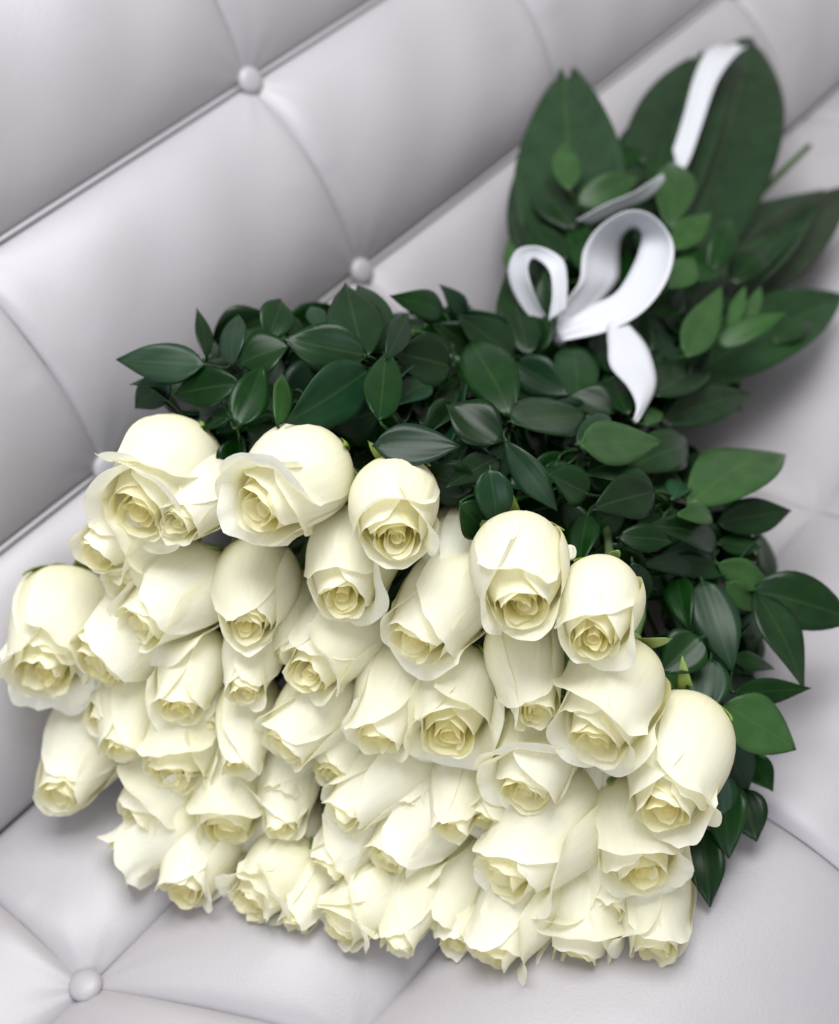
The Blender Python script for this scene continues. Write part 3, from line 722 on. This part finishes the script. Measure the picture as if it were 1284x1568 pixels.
for bx, by, tx, ty, wd, mt, roll, dz, fat, lab in BL:
    blunt = .62 if wd > 120 else .8
    B = at(bx, by, zleaf(bx, by) * .75 + dz * .3, mb=.04, ms=.022); T = at(tx, ty, zleaf(tx, ty) + dz * .4, mb=.042, ms=.024)
    Wd = wd * depth((B + T) / 2) / F * 1.08
    c = cam_dir((B + T) / 2); ax = nrm(T - B); nv = nrm(.8 * c + .2 * np.array([0, 0, 1.0])); nv = nrm(nv - ax * (nv @ ax)); q = math.radians(roll)
    nv = nv * math.cos(q) + np.cross(ax, nv) * math.sin(q)
    root = empty('broad_leaf', lab, 'leaf', 'broad leaves wrapping the stems', loc=tuple(B))
    obj('blade', leaf_mesh('blade', B - B, T - B, Wd, nv, mt, bend=.06, fold=.34, n=26, m=13, fat=fat, tipw=blunt, cut=.95 if tx < 1090 and wd > 120 else 1.0), root)
    V, Fc = tube(bez(TIE - B, (TIE - B) * .7, (B - T) * .1, (T - B) * .80 - nv * .0012, 18), np.linspace(.0022, .0006, 18), 6)
    obj('midrib', mesh_from('midrib', V, Fc, STEM), root)

# ------------------------------------------------------------------ ribbon
rb = empty('ribbon_bow', 'white satin ribbon tied in a bow round the stems', 'ribbon', loc=tuple(TIE))
def strip(name, A, Bp, n=40, m=7, sag=.0):
    """ribbon between two edge lines given as (px,py,z)"""
    PA = smoothline([at(x, y, z) for x, y, z in A], n); PB = smoothline([at(x, y, z) for x, y, z in Bp], n)
    v = np.linspace(0, 1, m)[None, :, None]
    P = PA[:, None] * (1 - v) + PB[:, None] * v
    nn = np.cross(np.gradient(P, axis=0), np.gradient(P, axis=1)); nn /= np.linalg.norm(nn, axis=2, keepdims=True) + 1e-9
    tq = np.linspace(0, 1, n)[:, None, None]; pl = np.abs(2 * tq - 1) ** 3
    P = P + nn * (sag * np.sin(np.pi * v) + sag * .8 * pl * np.sin(3 * np.pi * v) + sag * .35 * np.sin(9 * tq + 4 * v))
    V, Fc = sheet(P - TIE, .0006)
    uv = np.tile(np.stack([v[..., 0] * np.ones((n, 1)), np.linspace(0, 1, n)[:, None] * np.ones((1, m))], -1).reshape(-1, 2), (2, 1))
    return obj(name, mesh_from(name, V, Fc, SATIN, uv), rb)
# big loop: up its left side, over the top and down its right side
strip('bow_loop', [(848,512,.155),(862,470,.165),(888,432,.172),(894,385,.182),(918,347,.192),(960,322,.20),(1000,330,.195),(1030,372,.185),(1022,425,.178),(985,475,.17),(930,506,.162),(860,522,.158)],
     [(884,508,.150),(912,470,.150),(944,430,.152),(948,395,.156),(950,370,.162),(962,354,.170),(976,352,.172),(982,366,.172),(972,402,.170),(944,448,.168),(902,470,.166),(852,500,.162)], n=70, sag=.002)
strip('bow_loop', [(840,492,0.175),(846,450,0.185),(840,414,0.193),(817,396,0.195),(808,410,.190),(814,440,.180),(828,474,.165),(850,500,.150)],
     [(866,476,0.175),(868,430,0.187),(860,396,0.197),(824,378,0.203),(790,384,.197),(778,422,.183),(800,472,.165),(842,512,.150)], n=50, sag=.001)
strip('ribbon_tail', [(992,292,.125),(1014,262,.13),(1030,228,.135),(1046,180,.14),(1062,120,.145),(1080,80,.145),(1104,66,.135)],
     [(1010,302,.125),(1034,276,.13),(1054,246,.135),(1074,190,.14),(1095,130,.145),(1120,92,.145),(1146,68,.135)], n=40, sag=.0025)
strip('ribbon_tail', [(884,338,0.172),(930,312,0.172),(975,292,0.172),(1016,266,0.172)],
     [(900,345,0.157),(950,322,0.157),(990,305,0.157),(1018,276,0.167)], n=24, sag=.001)
strip('ribbon_tail', [(928,492,.160),(930,530,.162),(934,560,.162),(960,590,.164),(972,620,.164),(968,646,.160)],
     [(958,490,.160),(987,525,.160),(1001,565,.156),(1003,595,.156),(990,625,.158),(972,650,.159)], n=34, sag=.002)
# knot
kc = at(862, 508, .150) - TIE
V, Fc = lathe([(.002, -.010), (.0075, -.009), (.0098, -.004), (.0095, .001), (.0102, .005), (.007, .009), (.002, .0105)], 16)
V = V * np.array([.75, .5, 1.0]); knot = obj('knot', mesh_from('knot', V, Fc, SATIN, np.zeros((len(V), 2))), rb); knot.location = tuple(kc)
knot.rotation_euler = (.3, 1.2, .5)
# band round the stems
th = np.linspace(0, 2 * math.pi, 40); vv = np.linspace(-.016, .016, 5)
P = np.stack([vv[None, :] + 0 * th[:, None], .034 * np.cos(th)[:, None] + 0 * vv[None, :], -.014 + .030 * np.sin(th)[:, None] + .001 * np.cos(vv * 300)[None, :]], -1)
V, Fc = sheet(P, .0008)
obj('wrap_band', mesh_from('wrap_band', V, Fc, SATIN, np.zeros((len(V), 2))), rb)

# ------------------------------------------------------------------ small things
e = at(1238, 224, .07, mb=.03); b_ = TIE + np.array([.05, 0, -.01])
root = empty('cut_stem', 'bare brown-green cut stem end sticking out beside the tallest broad leaf', 'stem', loc=tuple(b_))
path = bez(b_, b_ + np.array([.08, 0, .0]), e - nrm(e - b_) * .1, e, 14) - b_
V, Fc = tube(path, np.linspace(.0030, .0026, 14), 8)
obj('stalk', mesh_from('stalk', V, Fc, STEM), root)
V, Fc = tube(np.array([path[-1] - nrm(path[-1] - path[-2]) * .0005, path[-1] + nrm(path[-1] - path[-2]) * .0008]), .0022, 8)
obj('cut_face', mesh_from('cut_face', V, Fc, SEPAL), root)
P0 = at(872, 846, zleaf(872, 846) + .012)
n_, m_ = 7, 7; aa = np.linspace(-1, 1, n_)[:, None] * np.ones((1, m_)); bb = np.linspace(-1, 1, m_)[None, :] * np.ones((n_, 1))
c = cam_dir(P0); e1 = nrm(np.cross(c, [0, 0, 1.0])); e2 = np.cross(c, e1)
P = ((aa * (1 - .3 * bb ** 2)) * .0034)[..., None] * e1 + ((bb * (1 - .25 * aa ** 2)) * .0042)[..., None] * e2 + ((aa ** 2 + .5 * bb + .3 * np.sin(4 * aa + bb)) * .0016)[..., None] * c
V, Fc = sheet(P, .0005)
o = obj('petal_fragment', mesh_from('petal_fragment', V, Fc, PETAL, np.full((len(V), 2), .5), {'along': np.full(len(V), .8), 'inner': np.zeros(len(V))}))
o.location = tuple(P0); o['label'] = 'tiny torn white petal scrap on the leaves right of the highest round rose'; o['category'] = 'petal'
